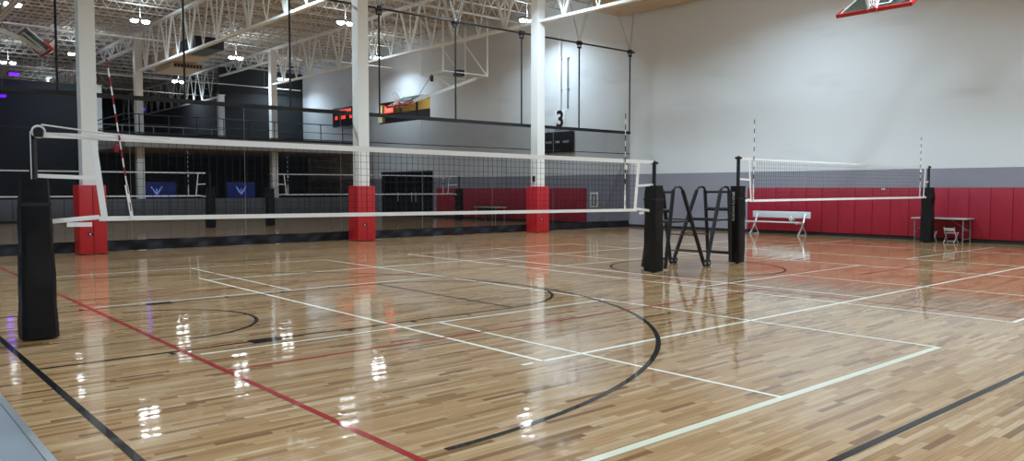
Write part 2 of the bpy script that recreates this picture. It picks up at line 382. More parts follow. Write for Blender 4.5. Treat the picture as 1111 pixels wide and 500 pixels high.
tag(j0,'slender white bar joist crossing under the roof deck from truss to truss','joist','bar joists under the roof deck'); j0.location=(0,y,0)
y+=1.75
while y<80:
    j=j0.copy(); C.objects.link(j); j.location=(0,y,0); y+=1.75
# ------------------------------------------------------------------ high bay lights
LZ=9.55
def light_fixture():
    t=thing('ceiling_light','x','light',(0,0,LZ),0,None)
    MB().cyl((0,0,.12),(0,0,10.36-LZ),.012,6).box((-.42,-.03,.15),(.42,.03,.18)).build('hanger',M['steel_white'],t)
    for sx in (-.25,.25):
        b=MB().rbox((sx-.2,-.2,.03),(sx+.2,.2,.10),.02)
        for k in range(5): b.box((sx-.17+k*.08,-.17,.10),(sx-.15+k*.08,.17,.15))
        h=b.build('housing',M['grey'],t)
        d=MB(); vs=[]; n=12
        for j,(q,z) in enumerate(((1,.03),(.95,-.02),(.75,-.06),(.4,-.085))):
            vs+=[(sx+.18*q*math.cos(2*PI*k/n),.18*q*math.sin(2*PI*k/n),z) for k in range(n)]
        d._add(vs,[(j*n+k,(j+1)*n+k,(j+1)*n+(k+1)%n,j*n+(k+1)%n) for j in range(3) for k in range(n)]+[tuple(3*n+k for k in range(n))[::-1]],True)
        d.build('lens',M['lens'],h)
    return t
lf=light_fixture()
LP=[(18.8,33.8,'above the far volleyball court beside the middle column'),(25.0,27.8,'beside the white column by number 3'),(11.3,39.7,'beside the air unit truss'),
 (18.75,47.0,'over the balcony edge beyond the air unit'),(25.1,41.4,'above the wall window and scoreboard'),(11.2,51.9,'behind the tall padded column'),
 (6.1,39.7,'above the tilted backboard'),(8.7,58,'low beside the purple glow'),(19.6,60,'behind the balcony beyond the air unit'),(25.0,54.0,'above the dark partition'),
 (5.0,26.5,'outside the picture over the curtain end'),(11.3,26.5,'above the curtain between padded columns'),(18.75,20.5,'over the near court by the curtain'),(22.6,14.3,'over the wall bench'),
 (11.3,13.2,'over the near volleyball net'),(18.75,7.0,'over the near court middle'),(22.6,1.0,'over the court corner by the wall'),(5.0,13.2,'over the black padded post'),(11.3,0,'over the near sideline'),
 (5,0,'over the near corner'),(-3,20,'over the grey side floor'),(-3,6,'over the grey side floor end'),(18.75,-6,'over the room end'),(13,70,'deep in the dark hall')]
POW=200
for i,(x,y,s) in enumerate(LP):
    o=lf if i==0 else dup(lf); o.location=(x,y,LZ)
    o['label']='glowing twin head high bay light '+s
    ld=bpy.data.lights.new('high_bay_lamp','AREA'); ld.shape='RECTANGLE'; ld.size=.9; ld.size_y=.34; ld.spread=math.radians(150)
    ld.energy=POW*(.3 if y>50 else (.5 if y>30 else 1))*(.4 if x>24.5 else 1); ld.color=(.67,.865,1.0)
    lo=bpy.data.objects.new('high_bay_lamp',ld); C.objects.link(lo); lo.location=(0,0,-.10); lo.parent=o
    lu=bpy.data.lights.new('uplight','AREA'); lu.shape='RECTANGLE'; lu.size=.8; lu.size_y=.3; lu.energy=ld.energy*.16; lu.color=ld.color
    lv=bpy.data.objects.new('uplight',lu); C.objects.link(lv); lv.location=(0,0,.2); lv.rotation_euler=(PI,0,0); lv.parent=o
# ------------------------------------------------------------------ divider curtain
YC=23.16; XC0=-1.0; XC1=26.98
cu=thing('divider_curtain','dark see-through divider curtain with black skirt hanging behind the red padded columns','curtain',(0,YC,0))
def sheet(x0,x1,z0,z1,amp,nx,nz,f,th=0):
    mb=MB(); vs=[]; 
    for j in range(nz+1):
        z=z0+(z1-z0)*j/nz
        for i in range(nx+1):
            xx=x0+(x1-x0)*i/nx
            vs.append((xx,f(xx,z)*amp,z))
    fs=[(j*(nx+1)+i,j*(nx+1)+i+1,(j+1)*(nx+1)+i+1,(j+1)*(nx+1)+i) for j in range(nz) for i in range(nx)]
    mb._add(vs,fs,True); return mb
wav=lambda x,z:math.sin(x*2.1)+.5*math.sin(x*5.3+z)
sheet(XC0,XC1,.29,4.16,.01,120,6,wav).build('netting_panel',M['netting'],cu)
sheet(XC0,XC1,.012,.30,.035,260,4,lambda x,z:math.sin(x*2.1)+.8*math.sin(x*5.3+z*9)+.5*math.sin(x*9-z*14)).build('vinyl_skirt',M['skirt'],cu)
MB().box((XC0,-.03,4.12),(XC1,.03,4.24)).build('top_hem',M['rubber'],cu)
MB().box((XC0,-.006,3.235),(XC1,.006,3.265)).build('seam_band',M['rubber'],cu)
tr=thing('curtain_track','black curtain track pipe hung below the trusses with clamps','track',(0,YC,0))
MB().cyl((XC0,0,7.74),(27.25,0,7.74),.035,10).build('track_pipe',M['blackmetal'],tr)
for k in range(9):
    x=27.04-3.2*k-.1
    MB().cyl((x,0,4.24),(x,0,7.6),.03,8).build('lift_rope',M['rubber'],cu)
    if k%1==0: MB().cyl((x-1.5,-.02,.3),(x-1.5,-.02,4.2),.006,5).build('lift_cord',M['grey'],cu)
    MB().rbox((x-.12,-.07,7.66),(x+.12,.07,7.82),.02).box((x-.09,-.04,7.52),(x+.09,.04,7.56)).box((x-.1,-.02,7.53),(x-.07,.02,7.7)).box((x+.07,-.02,7.53),(x+.1,.02,7.7)).build('pipe_clamp',M['blackmetal'],tr)
    h=MB()
    for dx in ((-.85,.85) if k else (-.8,.2)):
        zw=10.36 if k else 9.38; h.cyl((x-.04,0,7.8),(x+dx,.0,zw),.008,5); h.cyl((x+.04,0,7.8),(x+dx*1.15,.0,zw),.008,5)
    h.build('hanger_wire',M['grey'],tr)
# ------------------------------------------------------------------ volleyball nets and posts
def net(name,x0,x1,y,z0b,z1b,z0t,z1t,label,px0,px1,ant=(.0,.0),tt=.075,wires=True,grp=None,cw=.0042,straps=True,lean=0):
    t=thing('volleyball_net',label,'net',(0,y,0),0,grp)
    L=x1-x0
    zt=lambda x:z0t+(z1t-z0t)*(x-x0)/L; zb=lambda x:z0b+(z1b-z0b)*(x-x0)/L
    def strip(za,zbb,h,nm):
        m=MB(); n=40
        for i in range(n):
            a=x0+L*i/n; b=x0+L*(i+1)/n
            m.bar((a,0,za(a)),(b,0,za(b)),.012,h)
        return m.build(nm,M['tape'],t)
    strip(zt,None,tt,'top_tape'); strip(zb,None,.055,'bottom_tape')
    g=MB(); n=int(L/.1)
    for i in range(1,n):
        x=x0+L*i/n; jx=.01*math.sin(i*1.3)
        g.bar((x+jx,0,zb(x)),(x,0,zt(x)),cw)
    for k in range(1,10):
        pts=[(x0+L*i/30,0,zb(x0+L*i/30)+(zt(x0+L*i/30)-zb(x0+L*i/30))*k/10) for i in range(31)]
        for a,b in zip(pts,pts[1:]): g.bar(a,b,cw)
    g.build('net_mesh',M['cord'],t)
    for x,s in ((x0,1),(x1,-1)):
        MB().bar((x-s*.05,0,zt(x)+.02),(x+s*.06,0,zb(x)-.02),.07 if straps else .04,.014,up=(0,1,0)).build('side_tape',M['tape'],t)
    for x,px,s in ((x0,px0,1),(x1,px1,-1)):
        zm=(zt(x)+zb(x))/2
        a=MB().bar((px,0,zt(x)+.0),(x,0,zt(x)),.02,.06); a.build('tether_strap',M['tape'],t)
        a=MB().bar((px,0,zm+.02),(x,0,zm),.02,.045); a.build('tether_strap',M['tape'],t)
        a=MB().bar((px,0,zb(x)-.03),(x,0,zb(x)+.02),.02,.05); a.build('tether_strap',M['tape'],t)
        if straps: MB().bar((px+s*.3,0,zb(x)-.06),(x-s*.08,0,zb(x)-.065),.02,.05).build('strap_tail',M['tape'],t)
    for x,s in ((x0+.12,1),(x1-.38,-1)):
        xb=x+ (lean if s>0 else 0); SP=[]; w=MB(); r_=MB(); top=zt(x)+.92; bot=zb(x)-.02; nseg=int((top-bot)/.1)
        P=lambda k:(xb+(x-xb)*(k/nseg),-.02,bot+(top-bot)*k/nseg)
        for k in range(nseg):
            if k%2: r_.cyl(P(k),P(k+1),.0095,6)
            if k%2 and straps: SP.append((P(k),P(k+1)))
        w.cyl(P(0),P(nseg),.008,6); an=w.build('antenna',M['tape'],t); [MB().cyl(a_,b_,.0095,6).build('antenna_stripe',M['ant_red'] if s>0 else M['blackmetal'],an) for a_,b_ in SP] if straps else r_.build('antenna_stripe',M['blackmetal'],an)
        MB().rbox((xb-.02+(x-xb)*.7,-.05,zt(x)-.17),(xb+.03+(x-xb)*.7,-.01,zt(x)-.08),.01).build('antenna_clip',M['ant_red'] if (straps and s>0) else M['tape'],an)
        MB().bar((xb,-.02,bot),(xb+(x-xb)*.25,-.02,bot+.42),.035,.012,up=(0,1,0)).build('antenna_sleeve',M['tape'],an)
    return t
def post(x,y,label,w0=.36,w1=.36,h=1.76,top=2.32,pulley=False,grp=None,flip=1):
    t=thing('volleyball_post',label,'post',(x,y,0),0,grp)
    MB().tube([(0,0,0),(0,0,top-.04),(0,0,top)],[.04,.04,.03],12).build('pole',M['blackmetal'],t)
    m=MB(); n=8; vs=[]; a=w1/2; prof=[]
    rng=random.Random(int(x*10+y*7)); nz=10
    for j in range(nz+1):
        z=.02+(h-.02)*j/nz; ww=(w0+(w1-w0)*(j/nz))/2
        ww*=1+.03*math.sin(j*1.7+x)
        if j in (0,nz): ww*=.97
        c=ww*.22; lean_=0
        ring=[(-ww,-ww+c),(-ww+c,-ww),(ww-c,-ww),(ww,-ww+c),(ww,ww-c),(ww-c,ww),(-ww+c,ww),(-ww,ww-c)]
        vs+=[(px_+rng.uniform(-.006,.006),py_+rng.uniform(-.006,.006),z) for px_,py_ in ring]
    fs=[(j*8+k,j*8+(k+1)%8,(j+1)*8+(k+1)%8,(j+1)*8+k) for j in range(nz) for k in range(8)]+[tuple(range(8))[::-1],tuple(nz*8+k for k in range(8))]
    m._add(vs,fs,True); m.build('post_pad',M['black'],t)
    MB().box((-w1/2-.004,-w1/2-.006,h-.30),(w1/2+.004,w1/2+.006,h-.26)).build('pad_band',M['rubber'],t)
    if pulley:
        MB().tube([(.05+.062*math.cos(2*PI*k/20),-.06,top+.0+.062*math.sin(2*PI*k/20)) for k in range(20)],.013,8,closed=True).build('pulley_wheel',M['whitesteel'],t)
        MB().cyl((-.03,-.06,.9 if False else 1.7),(-.03,-.06,top),.006,6).build('tension_cable',M['whitesteel'],t)
        MB().box((0,-.09,top-.06),(.09,-.03,top+.03)).build('pulley_bracket',M['blackmetal'],t)
    else:
        MB().rbox((-.06,-.06,top-.07),(.06,.06,top-.02),.01).build('pulley_bracket',M['blackmetal'],t)
    return t
Yn=10.22
net('near',2.40,12.13,Yn,1.34,1.275,2.30,2.235,'long white taped volleyball net with leaning red and white antenna, strung before the padded columns',1.76,12.64,lean=.24,tt=.075)
# raised cable of the near net over its pulley
cb=MB().tube([(1.82,0,2.41),(2.5,0,2.34),(3.2,0,2.31)],.010,6); 
o=cb.build('net_cable',M['whitesteel'],[x for x in C.objects if x.name=='volleyball_net'][0]); o.location=(0,-.06,0)
post(1.74,Yn,'tall black padded net post with white pulley wheel beside the grey floor edge',.36,.28,1.80,2.33,True)
post(12.66,Yn,'black padded net post beside the folding referee stands, long net tied to it',.31,.29,1.76,2.26)
net('second',16.14,25.92,Yn,1.42,1.43,2.38,2.37,'volleyball net strung in front of the red wall mats and bench',15.7,26.2,tt=.045,straps=False,cw=.0034)
p3=post(15.66,Yn,'black padded net post lettered in white beside the folding referee stands, next to red mats',.27,.26,1.76,2.44)
post(26.22,Yn,'slim black padded net post in front of the folding table by the red mats',.33,.31,1.74,2.42)
YF=34.45
g='volleyball nets behind the divider curtain'
net('f1',2.1,11.95,YF,1.40,1.40,2.38,2.38,'volleyball net behind the curtain spanning past the tall padded column',1.7,12.3,tt=.05,cw=.003,straps=False,grp=g)
net('f2',15.95,25.3,YF,1.43,1.43,2.38,2.38,'volleyball net behind the curtain between dark post and red mats',15.3,25.85,tt=.05,cw=.003,straps=False,grp=g)
post(12.5,YF,'black padded post behind the curtain in front of blue screens',.36,.34,1.72,2.35)
post(15.2,YF,'black padded post behind the curtain beside a bare white column',.36,.34,1.72,2.35)
post(26.0,YF,'thin black padded post behind the curtain in front of red mats',.36,.34,1.72,2.35)

# lettering helper
def text(s,name,size,mtl,parent,loc,rot,depth=.006,align='CENTER',bold=0):
    cd=bpy.data.curves.new(name,'FONT'); cd.body=s; cd.size=size; cd.extrude=depth; cd.align_x=align; cd.align_y='CENTER'; cd.offset=bold
    tmp=bpy.data.objects.new(name+'_c',cd); C.objects.link(tmp); bpy.context.view_layer.update()
    me=bpy.data.meshes.new_from_object(tmp); C.objects.unlink(tmp); bpy.data.objects.remove(tmp); me.materials.clear(); me.materials.append(mtl)
    o=bpy.data.objects.new(name,me); C.objects.link(o); o.location=loc; o.rotation_euler=rot
    if parent: o.parent=parent
    return o
FX=(PI/2,0,-PI/2)     # faces -X
text('SPORTS IMPORTS','pad_lettering',.085,M['signwhite'],p3,(-.182,0,1.3),(PI/2,PI/2,-PI/2),.002)

# ------------------------------------------------------------------ referee stands
def stand(x0,d,label,ln):
    """x0 front (ladder side against the post), opens in direction d"""
    t=thing('referee_stand',label,'referee stand',(x0,0,0),0,'folding referee stands')
    ya,yb=10.26,10.86
    ends={}
    for y,yo,tx in ((ya,-.04,.24 if d>0 else .10),(yb,.26,.34 if d>0 else .16)):
        H_=1.72
        fx=lambda z:d*(.0+ (tx)*(z/H_))
        A=(0,y,.03); B=(d*tx,y,H_-.06); T1=(d*(tx+.05),y,H_+.01); T2=(d*(tx+.25),y,H_+.01); B2=(d*(tx+.32),y,H_-.06); E=(d*ln,y+yo,.10)
        MB().tube([A,B],.04,10).build('front_leg',M['rubber'],t)
        MB().tube([B,T1,((T1[0]+T2[0])/2,y,H_+.025),T2,B2],.028,10).build('top_bend',M['blackmetal'],t)
        MB().tube([B2,E],.042,10).build('rear_leg',M['rubber'],t)
        ends[y]=(A,B,B2,E)
        wx=E[0]; wh=MB().cyl((wx,y+yo-.05,.075),(wx,y+yo-.02,.075),.075,20)
        wo=wh.build('wheel',M['rubber'],t); MB().cyl((wx,y+yo-.056,.075),(wx,y+yo-.05,.075),.03,14).build('wheel_hub',M['grey'],wo)
    lerp=lambda a,b,s:tuple(a[i]+(b[i]-a[i])*s for i in range(3))
    a=ends[ya]; b=ends[yb]
    for s,r in ((.98,.030),(.74,.042),(.13,.035)):
        MB().cyl(lerp(a[0],a[1],s),lerp(b[0],b[1],s),r,10).build('padded_rail',M['rubber'],t)
    for s in (.40,.62,.86):
        MB().cyl(lerp(a[2],a[3],s),lerp(b[2],b[3],s),.014,8).build('ladder_rung',M['blackmetal'],t)
    zp=1.0; sa=zp/1.66
    p0=lerp(a[0],a[1],sa)[0]; s2=(1.66-zp)/(1.66-.1); p1=lerp(a[2],a[3],s2)[0]
    m=MB(); x_0,x_1=sorted((p0,p1)); m.rbox((x_0,ya,zp-.02),(x_1,yb,zp+.02),.008)
    m.build('platform',M['blackmetal'],t)
    return t
stand(13.10,1,'black folding referee stand with padded rails, leaning against the post of the long net',1.27)
stand(15.46,-1,'black folding referee stand whose frame meets the white lettered post by the red mats',.95)
# ------------------------------------------------------------------ wall mats
def mat_panel(y0,w,h,z0=.12):
    m=MB().rbox((XW-.055,y0+.004,z0),(XW-.002,y0+w-.004,z0+h),.012)
    return m
ww=.6127
m0=mat_panel(0,ww,1.62).build('wall_mat',M['red']); tag(m0,'red vinyl wall mat in the row behind the bench and folding table','wall mat','red wall mats behind the bench')
y=17.35-ww; m0.location=(0,y,0)
for k in range(21):
    y-=ww; o=m0.copy(); C.objects.link(o); o.location=(0,y,0)
y=26.1
for k in range(20):
    o=m0.copy(); C.objects.link(o); o.location=(0,y,0); o['label']='red vinyl wall mat in the row seen through the dark curtain beside the glazed door'; o['group']='red wall mats beyond the curtain'; y+=ww
# device on the wall beyond curtain + socket
pn=thing('wall_panel_box','pale metal box fixed to the grey wall beside the last red mat behind the curtain','panel',(XW,25.55,1.18))
MB().rbox((-.07,-.26,-.36),(0,.26,.36),.01).build('box_frame',M['signwhite'],pn); MB().box((-.075,-.17,-.27),(-.069,.17,.27)).build('box_face',M['grey'],pn); MB().box((-.08,-.03,-.2),(-.074,.03,.2)).build('box_label',M['signwhite'],pn)
sk=thing('wall_socket','small white socket on the red mat above the net bottom tape','socket',(XW-.056,12.08,1.69))
MB().rbox((-.012,-.06,-.03),(0,.06,.03),.004).build('cover_plate',M['signwhite'],sk); MB().box((-.015,-.04,-.012),(-.012,.04,.012)).build('socket_face',M['grey'],sk)

# number 3 and scoreboards
s=thing('number_sign','large black number 3 on white backing above the wall scoreboard','sign',(XW,27.9,5.08))
MB().rbox((-.03,-.36,-.48),(0,.36,.48),.01).build('sign_backing',M['signwhite'],s)
text('3','numeral',1.12,M['signblack'],s,(-.034,0,0),FX,.004,bold=.03)
def scoreboard(loc,w,h,label):
    s=thing('scoreboard',label,'scoreboard',loc)
    MB().rbox((-.14,-w/2,-h/2),(0,w/2,h/2),.02).build('cabinet',M['signblack'],s)
    MB().box((-.03,-w/2+.2,-h/2-.05),(0,-w/2+.3,h/2+.05)).box((-.03,w/2-.3,-h/2-.05),(0,w/2-.2,h/2+.05)).build('bracket',M['grey'],s)
    return s
s=scoreboard((XW-.01,27.95,3.99),2.05,1.02,'black wall scoreboard reading HOME TIME GUEST below the number 3')
for tx,yy in (('HOME',.62),('TIME',0),('GUEST',-.6)): text(tx,'lettering',.15,M['signwhite'],s,(-.146,yy,.0),FX,.003)
s=scoreboard((XW-.3,48.6,6.65),3.3,1.3,'black scoreboard with red lit digits above the balcony railing')
MB().box((-.0,-.1,-.1),(.295,.1,.1)).build('wall_bracket',M['grey'],s)
text('HOME  GUEST','red_lettering',.3,M['redled'],s,(-.146,0,.36),FX,.003)
for yy in (1.1,.1,-.9): text('88' if yy!=.1 else '0:00','lit_digit',.34,M['redled'],s,(-.146,yy,-.05),FX,.003)
s=thing('exit_sign','red lit EXIT sign seen in the upper wall window by the backboard','sign',(XW-.1,43.35,6.75))
MB().rbox((-.06,-.55,-.24),(.0,.55,.24),.01).build('housing',M['signblack'],s); MB().box((0,-.1,-.05),(.2,.1,.05)).build('bracket',M['blackmetal'],s)
MB().box((-.066,-.5,-.2),(-.06,.5,.2)).build('lit_face',M['redled'],s); text('EXIT','lettering',.34,M['signwhite'],s,(-.07,0,0),FX,.002)
# wall pipes
for yy,r,mm,lab in ((27.85,.05,M['whitesteel'],'white vertical pipe on the white wall above number 3'),(27.35,.025,M['grey'],'thin grey conduit on the white wall beside the white pipe')):
    t=thing('wall_pipe',lab,'pipe',(XW-.06,yy,0)); MB().cyl((0,0,5.6),(0,0,9.2 if r>.03 else 8.0),r,10).build('pipe_run',mm,t)
    MB().box((-.0,-.08,6.5),(.06,.08,6.55)).box((0,-.08,8.0),(.06,.08,8.05)).build('pipe_strap',M['grey'],t)
# ------------------------------------------------------------------ bench, table, chair
t=thing('bench','aluminium bench with backrest plank standing against the red wall mats','bench',(26.62,15.68,0))
MB().rbox((-.42,-1.12,.46),(-.16,1.22,.50),.01).build('seat',M['alum'],t)
MB().rbox((.24,-1.18,.62),(.28,1.18,.86),.01).build('backrest',M['alum'],t)
for s in (-.98,.98):
    MB().bar((.27,s,.80),(.12,s,.44),.045).bar((.14,s,.47),(-.22,s,.02),.045).bar((-.4,s,.44),(.14,s,.44),.04).bar((-.26,s,.02),(.34,s,.02),.04).bar((.06,s,.36),(.32,s,.03),.03).build('leg',M['alum'],t)
b=thing('volleyball','dark and white volleyball wedged on the bench seat under the backrest','ball',(26.36,14.95,.61))
bm=bmesh.new(); bmesh.ops.create_uvsphere(bm,u_segments=20,v_segments=12,radius=.105); mb=MB(); bm.verts.index_update()
mb._add([v.co[:] for v in bm.verts],[[v.index for v in f.verts] for f in bm.faces],True); bm.free()
mb.mi=[(1 if (i//20+(i%20)//5)%2 else 0) for i in range(len(mb.f))]; mb.build('ball_panel',[M['tape'],M['rubber']],b)
t=thing('folding_table','grey folding table against the red mats behind the slim post','table',(26.86,10.02,0))
MB().rbox((-.36,-.82,.735),(.36,.82,.775),.012).build('tabletop',M['table'],t)
for s in (-.72,.72):
    MB().cyl((-.3,s,.0),(-.3,s,.74),.018,8).build('leg',M['grey'],t); MB().cyl((.3,s,.0),(.3,s,.74),.018,8).build('leg',M['grey'],t)
    MB().cyl((-.3,s,.12),(.3,s,.12),.014,8).cyl((-.3,s,.4),(.3,s,.4),.014,8).build('leg_brace',M['grey'],t)
    MB().cyl((-.0,s,.42),(-.0,s*.35,.73),.012,8).build('fold_strut',M['grey'],t)
def fchair(loc,rz,label):
    t=thing('folding_chair',label,'chair',loc,rz,'folding chairs tucked under the grey table'); t.scale=(.72,.72,.72)
    MB().rbox((-.2,-.2,.42),(.2,.2,.45),.01).build('seat',M['table'],t)
    for s in (-.21,.21):
        MB().cyl((.26,s,0),(-.2,s,.45),.013,8).cyl((-.2,s,.45),(-.24,s,.47),.013,8).build('rear_leg',M['alum'],t)
        MB().tube([(-.26,s,0),(.16,s,.46),(.24,s,.70)],.013,8).build('front_leg',M['alum'],t)
    MB().rbox((.18,-.2,.52),(.21,.2,.66),.008).build('backrest',M['table'],t)
    MB().cyl((-.18,-.21,.09),(-.18,.21,.09),.010,6).cyl((.18,-.21,.07),(.18,.21,.07),.010,6).build('cross_rail',M['alum'],t)
    return t
fchair((26.62,9.66,0),PI,'small metal folding chair tucked under the open side of the grey table')
fchair((26.62,10.3,0),PI,'small metal folding chair half hidden by the slim padded post')
t=thing('folding_table','dim grey table seen through the curtain before the red mats beyond','table',(26.6,32.5,0))
MB().rbox((-.38,-.95,.70),(.38,.95,.75),.012).build('tabletop',M['table'],t)
for s in (-.8,.8):
    for q in (-.3,.3): MB().cyl((q,s,.0),(q,s,.70),.02,8).build('leg',M['grey'],t)
MB().rbox((-.3,-.7,.42),(-.26,.7,.69),.01).build('front_apron',M['rubber'],t)

# ------------------------------------------------------------------ basketball goals
def goal(loc,rz,tilt,piv,label,side=False):
    t=thing('basketball_goal',label,'basketball goal',loc,rz)
    ct,st=math.cos(tilt),math.sin(tilt)
    R=lambda p:(p[0]*ct-p[2]*st, p[1], p[0]*st+p[2]*ct)
    def rot(mb): mb.v=[R(p) for p in mb.v]; return mb
    W=.91; H_=1.07
    rot(MB().box((-.012,-W+.03,.03),(.0,W-.03,H_-.03))).build('backboard',M['glass'],t)
    f=MB()
    f.box((-.04,-W,0),(.005,W,.05)).box((-.04,-W,H_-.05),(.005,W,H_)).box((-.04,-W,0),(.005,-W+.05,H_)).box((-.04,W-.05,0),(.005,W,H_))
    rot(f).build('backboard_frame',M['whitesteel'],t)
    q=MB().box((.0,-.30,.30),(.004,.30,.35)).box((.0,-.30,.70),(.004,.30,.75)).box((.0,-.30,.30),(.004,-.25,.75)).box((.0,.25,.30),(.004,.30,.75))
    rot(q).build('target_square',M['tape'],t)
    pd=MB().rbox((-.07,-W-.04,-.06),(.03,W+.04,.015),.012).rbox((-.07,-W-.045,-.06),(.03,-W+.015,.34),.012).rbox((-.07,W-.015,-.06),(.03,W+.045,.34),.012)
    rot(pd).build('edge_pad',M['redpad'],t)
    rc=.38; rim=MB().tube([(rc+.228*math.cos(2*PI*k/28),.228*math.sin(2*PI*k/28),.15) for k in range(28)],.010,8,closed=True)
    rim.rbox((.0,-.09,.04),(.03,.09,.2),.006).bar((.02,-.06,.14),(rc-.2,-.12,.15),.02).bar((.02,.06,.14),(rc-.2,.12,.15),.02).rbox((.02,-.06,.08),(.16,.06,.15),.01)
    ro=rot(rim).build('rim',M['orange'],t)
    n=MB(); k=14; lv=5; c0=Vector(R((rc,0,.15)))
    ax=Vector(R((1,0,0))); ay=Vector((0,1,0))
    def np_(i,j):
        a=2*PI*(i+.5*(j%2))/k; r_=.225-.11*min(1,j/lv*1.15); drop=Vector((0,0,-.42*j/lv))
        return c0+ax*(r_*math.cos(a)*(1 if j<2 else .9))+ay*(r_*math.sin(a))+drop
    for j in range(lv):
        for i in range(k):
            n.bar(np_(i,j),np_(i,j+1),.012); n.bar(np_(i,j),np_(i-1 if j%2==0 else i+1,j+1),.012)
    n.build('net_cord',M['tape'],ro)
    # mast from the back of the board up to the pivot under the roof
    a=R((-.06,0,.10)); b=R((-.06,0,.95)); pv=piv
    e=MB().bar(R((-.09,-.3,.1)),R((-.09,.3,.1)),.06).bar(R((-.09,-.3,.95)),R((-.09,.3,.95)),.06).bar(R((-.09,-.3,.1)),R((-.09,-.3,.95)),.06).bar(R((-.09,.3,.1)),R((-.09,.3,.95)),.06)
    e.build('board_bracket',M['whitesteel'],t)
    kx=R((-.2,0,.75)); MB().bar(kx,pv,.15).bar(R((-.12,0,.15)),kx,.12).build('mast',M['whitesteel'],t)
    mid=tuple(kx[i]+(pv[i]-kx[i])*.62 for i in range(3))
    # drop frame
    zt=10.36-loc[2]; f=MB(); fx=-abs(pv[0])*.42
    for x in (pv[0],fx):
        for yy in (-.95,.95): f.cyl((x,yy,pv[2]),(x,yy,zt),.045,10)
        f.cyl((x,-.95,pv[2]),(x,.95,pv[2]),.04,10)
    f.cyl((pv[0],-.95,pv[2]+.03),(fx,-.95,pv[2]+.03),.025,8).cyl((pv[0],.95,pv[2]+.03),(fx,.95,pv[2]+.03),.025,8)
    f.cyl((pv[0],-.95,pv[2]),(fx,-.95,zt),.025,8).cyl((pv[0],.95,pv[2]),(fx,.95,zt),.025,8)
    f.cyl((fx,0,pv[2]),mid,.025,8).cyl((fx,-.95,pv[2]),mid,.018,8)
    f.build('drop_frame',M['steel_white'],t)
    MB().rbox((pv[0]+.9,-.2,pv[2]-.0),(pv[0]+1.35,.2,pv[2]+.32),.03).build('winch_motor',M['blackmetal'],t)
    MB().cyl((fx,0,pv[2]-.05),(kx[0]-.3,0,kx[2]+.06),.012,6).build('hoist_cable',M['blackmetal'],t)
    MB().rbox((fx-.08,-.06,pv[2]-.42),(fx+.08,.06,pv[2]-.1),.03).build('hoist_pulley',M['blackmetal'],t)
    return t
goal((21.15,33.0,5.78),PI,math.radians(60),(-4.9,0,1.75),'folded up basketball goal with red rim hanging behind the curtain below the truss')
goal((20.05,9.25,6.22),PI,math.radians(60),(-4.9,0,1.75),'folded up basketball goal with red padded lower edge and net, high over the bench side')
goal((6.25,33.4,6.75),0,math.radians(50),(-4.9,0,1.75),'folded up basketball goal tilted beside the tall column, seen from below with orange rim')
# ------------------------------------------------------------------ duct and air unit
t=thing('air_duct','large tan air duct under the roof along the top of the white wall','duct',(0,0,0))
m=MB(); 
prof=[(25.3,9.75),(25.6,9.42),(27.1,9.40),(27.24,9.55),(27.24,10.3),(25.3,10.3)]
yy=[23.9,-9]
vs=[(x,y,z) for y in yy for x,z in prof]; n=len(prof)
m._add(vs,[(k,(k+1)%n,n+(k+1)%n,n+k) for k in range(n)]+[tuple(range(n)),tuple(range(2*n-1,n-1,-1))]); m.build('duct_body',M['tan'],t)
m=MB()
vs=[(x,23.9,z) for x,z in prof]+[(25.9+(x-25.3)*.5,24.5,9.8+(z-9.4)*.5) for x,z in prof]
m._add(vs,[(k,(k+1)%n,n+(k+1)%n,n+k) for k in range(n)]+[tuple(range(2*n-1,n-1,-1))]); m.build('duct_reducer',M['tan'],t)
t=thing('air_handling_unit','tan air unit with slotted black grille slung below the truss over the far court','air unit',(0,0,0))
MB().rbox((13.5,41.3,8.45),(15.2,46.6,8.95),.03).build('unit_casing',M['tan'],t)
MB().rbox((13.5,38.8,8.5),(14.9,41.28,9.05),.02).build('intake_box',M['signblack'],t)
m=MB().rbox((13.9,43.6,8.12),(15.6,46.4,8.44),.03); m.build('grille_box',M['tan'],t)
m=MB()
for k in range(9): m.box((14.05+k*.165,43.585,8.18),(14.18+k*.165,43.6,8.36))
m.build('grille_slot',M['blackmetal'],t)
for x in (13.6,14.8):
    for y in (40.2,46): MB().cyl((x,y,8.9),(x,y,10.4),.015,6).build('hanger_rod',M['grey'],t)
# sprinkler pipes
for i,(y,z,xa,s) in enumerate(((42.5,9.25,-5,'above the far court'),(55.0,9.0,-5,'behind the balcony railing'),(30.5,10.15,-5,'just beyond the curtain track'),(62,8.9,-5,'deep in the dark hall'))):
    t=thing('sprinkler_pipe','thin white sprinkler pipe crossing under the joists '+s,'pipe',(0,y,z))
    MB().cyl((xa,0,0),(26.8,0,0),.035,8).build('pipe_run',M['steel_white'],t)
    x=xa+1
    while x<26.5: MB().cyl((x,0,0),(x,0,10.4-z),.01,5).build('hanger_rod',M['grey'],t); x+=3.5
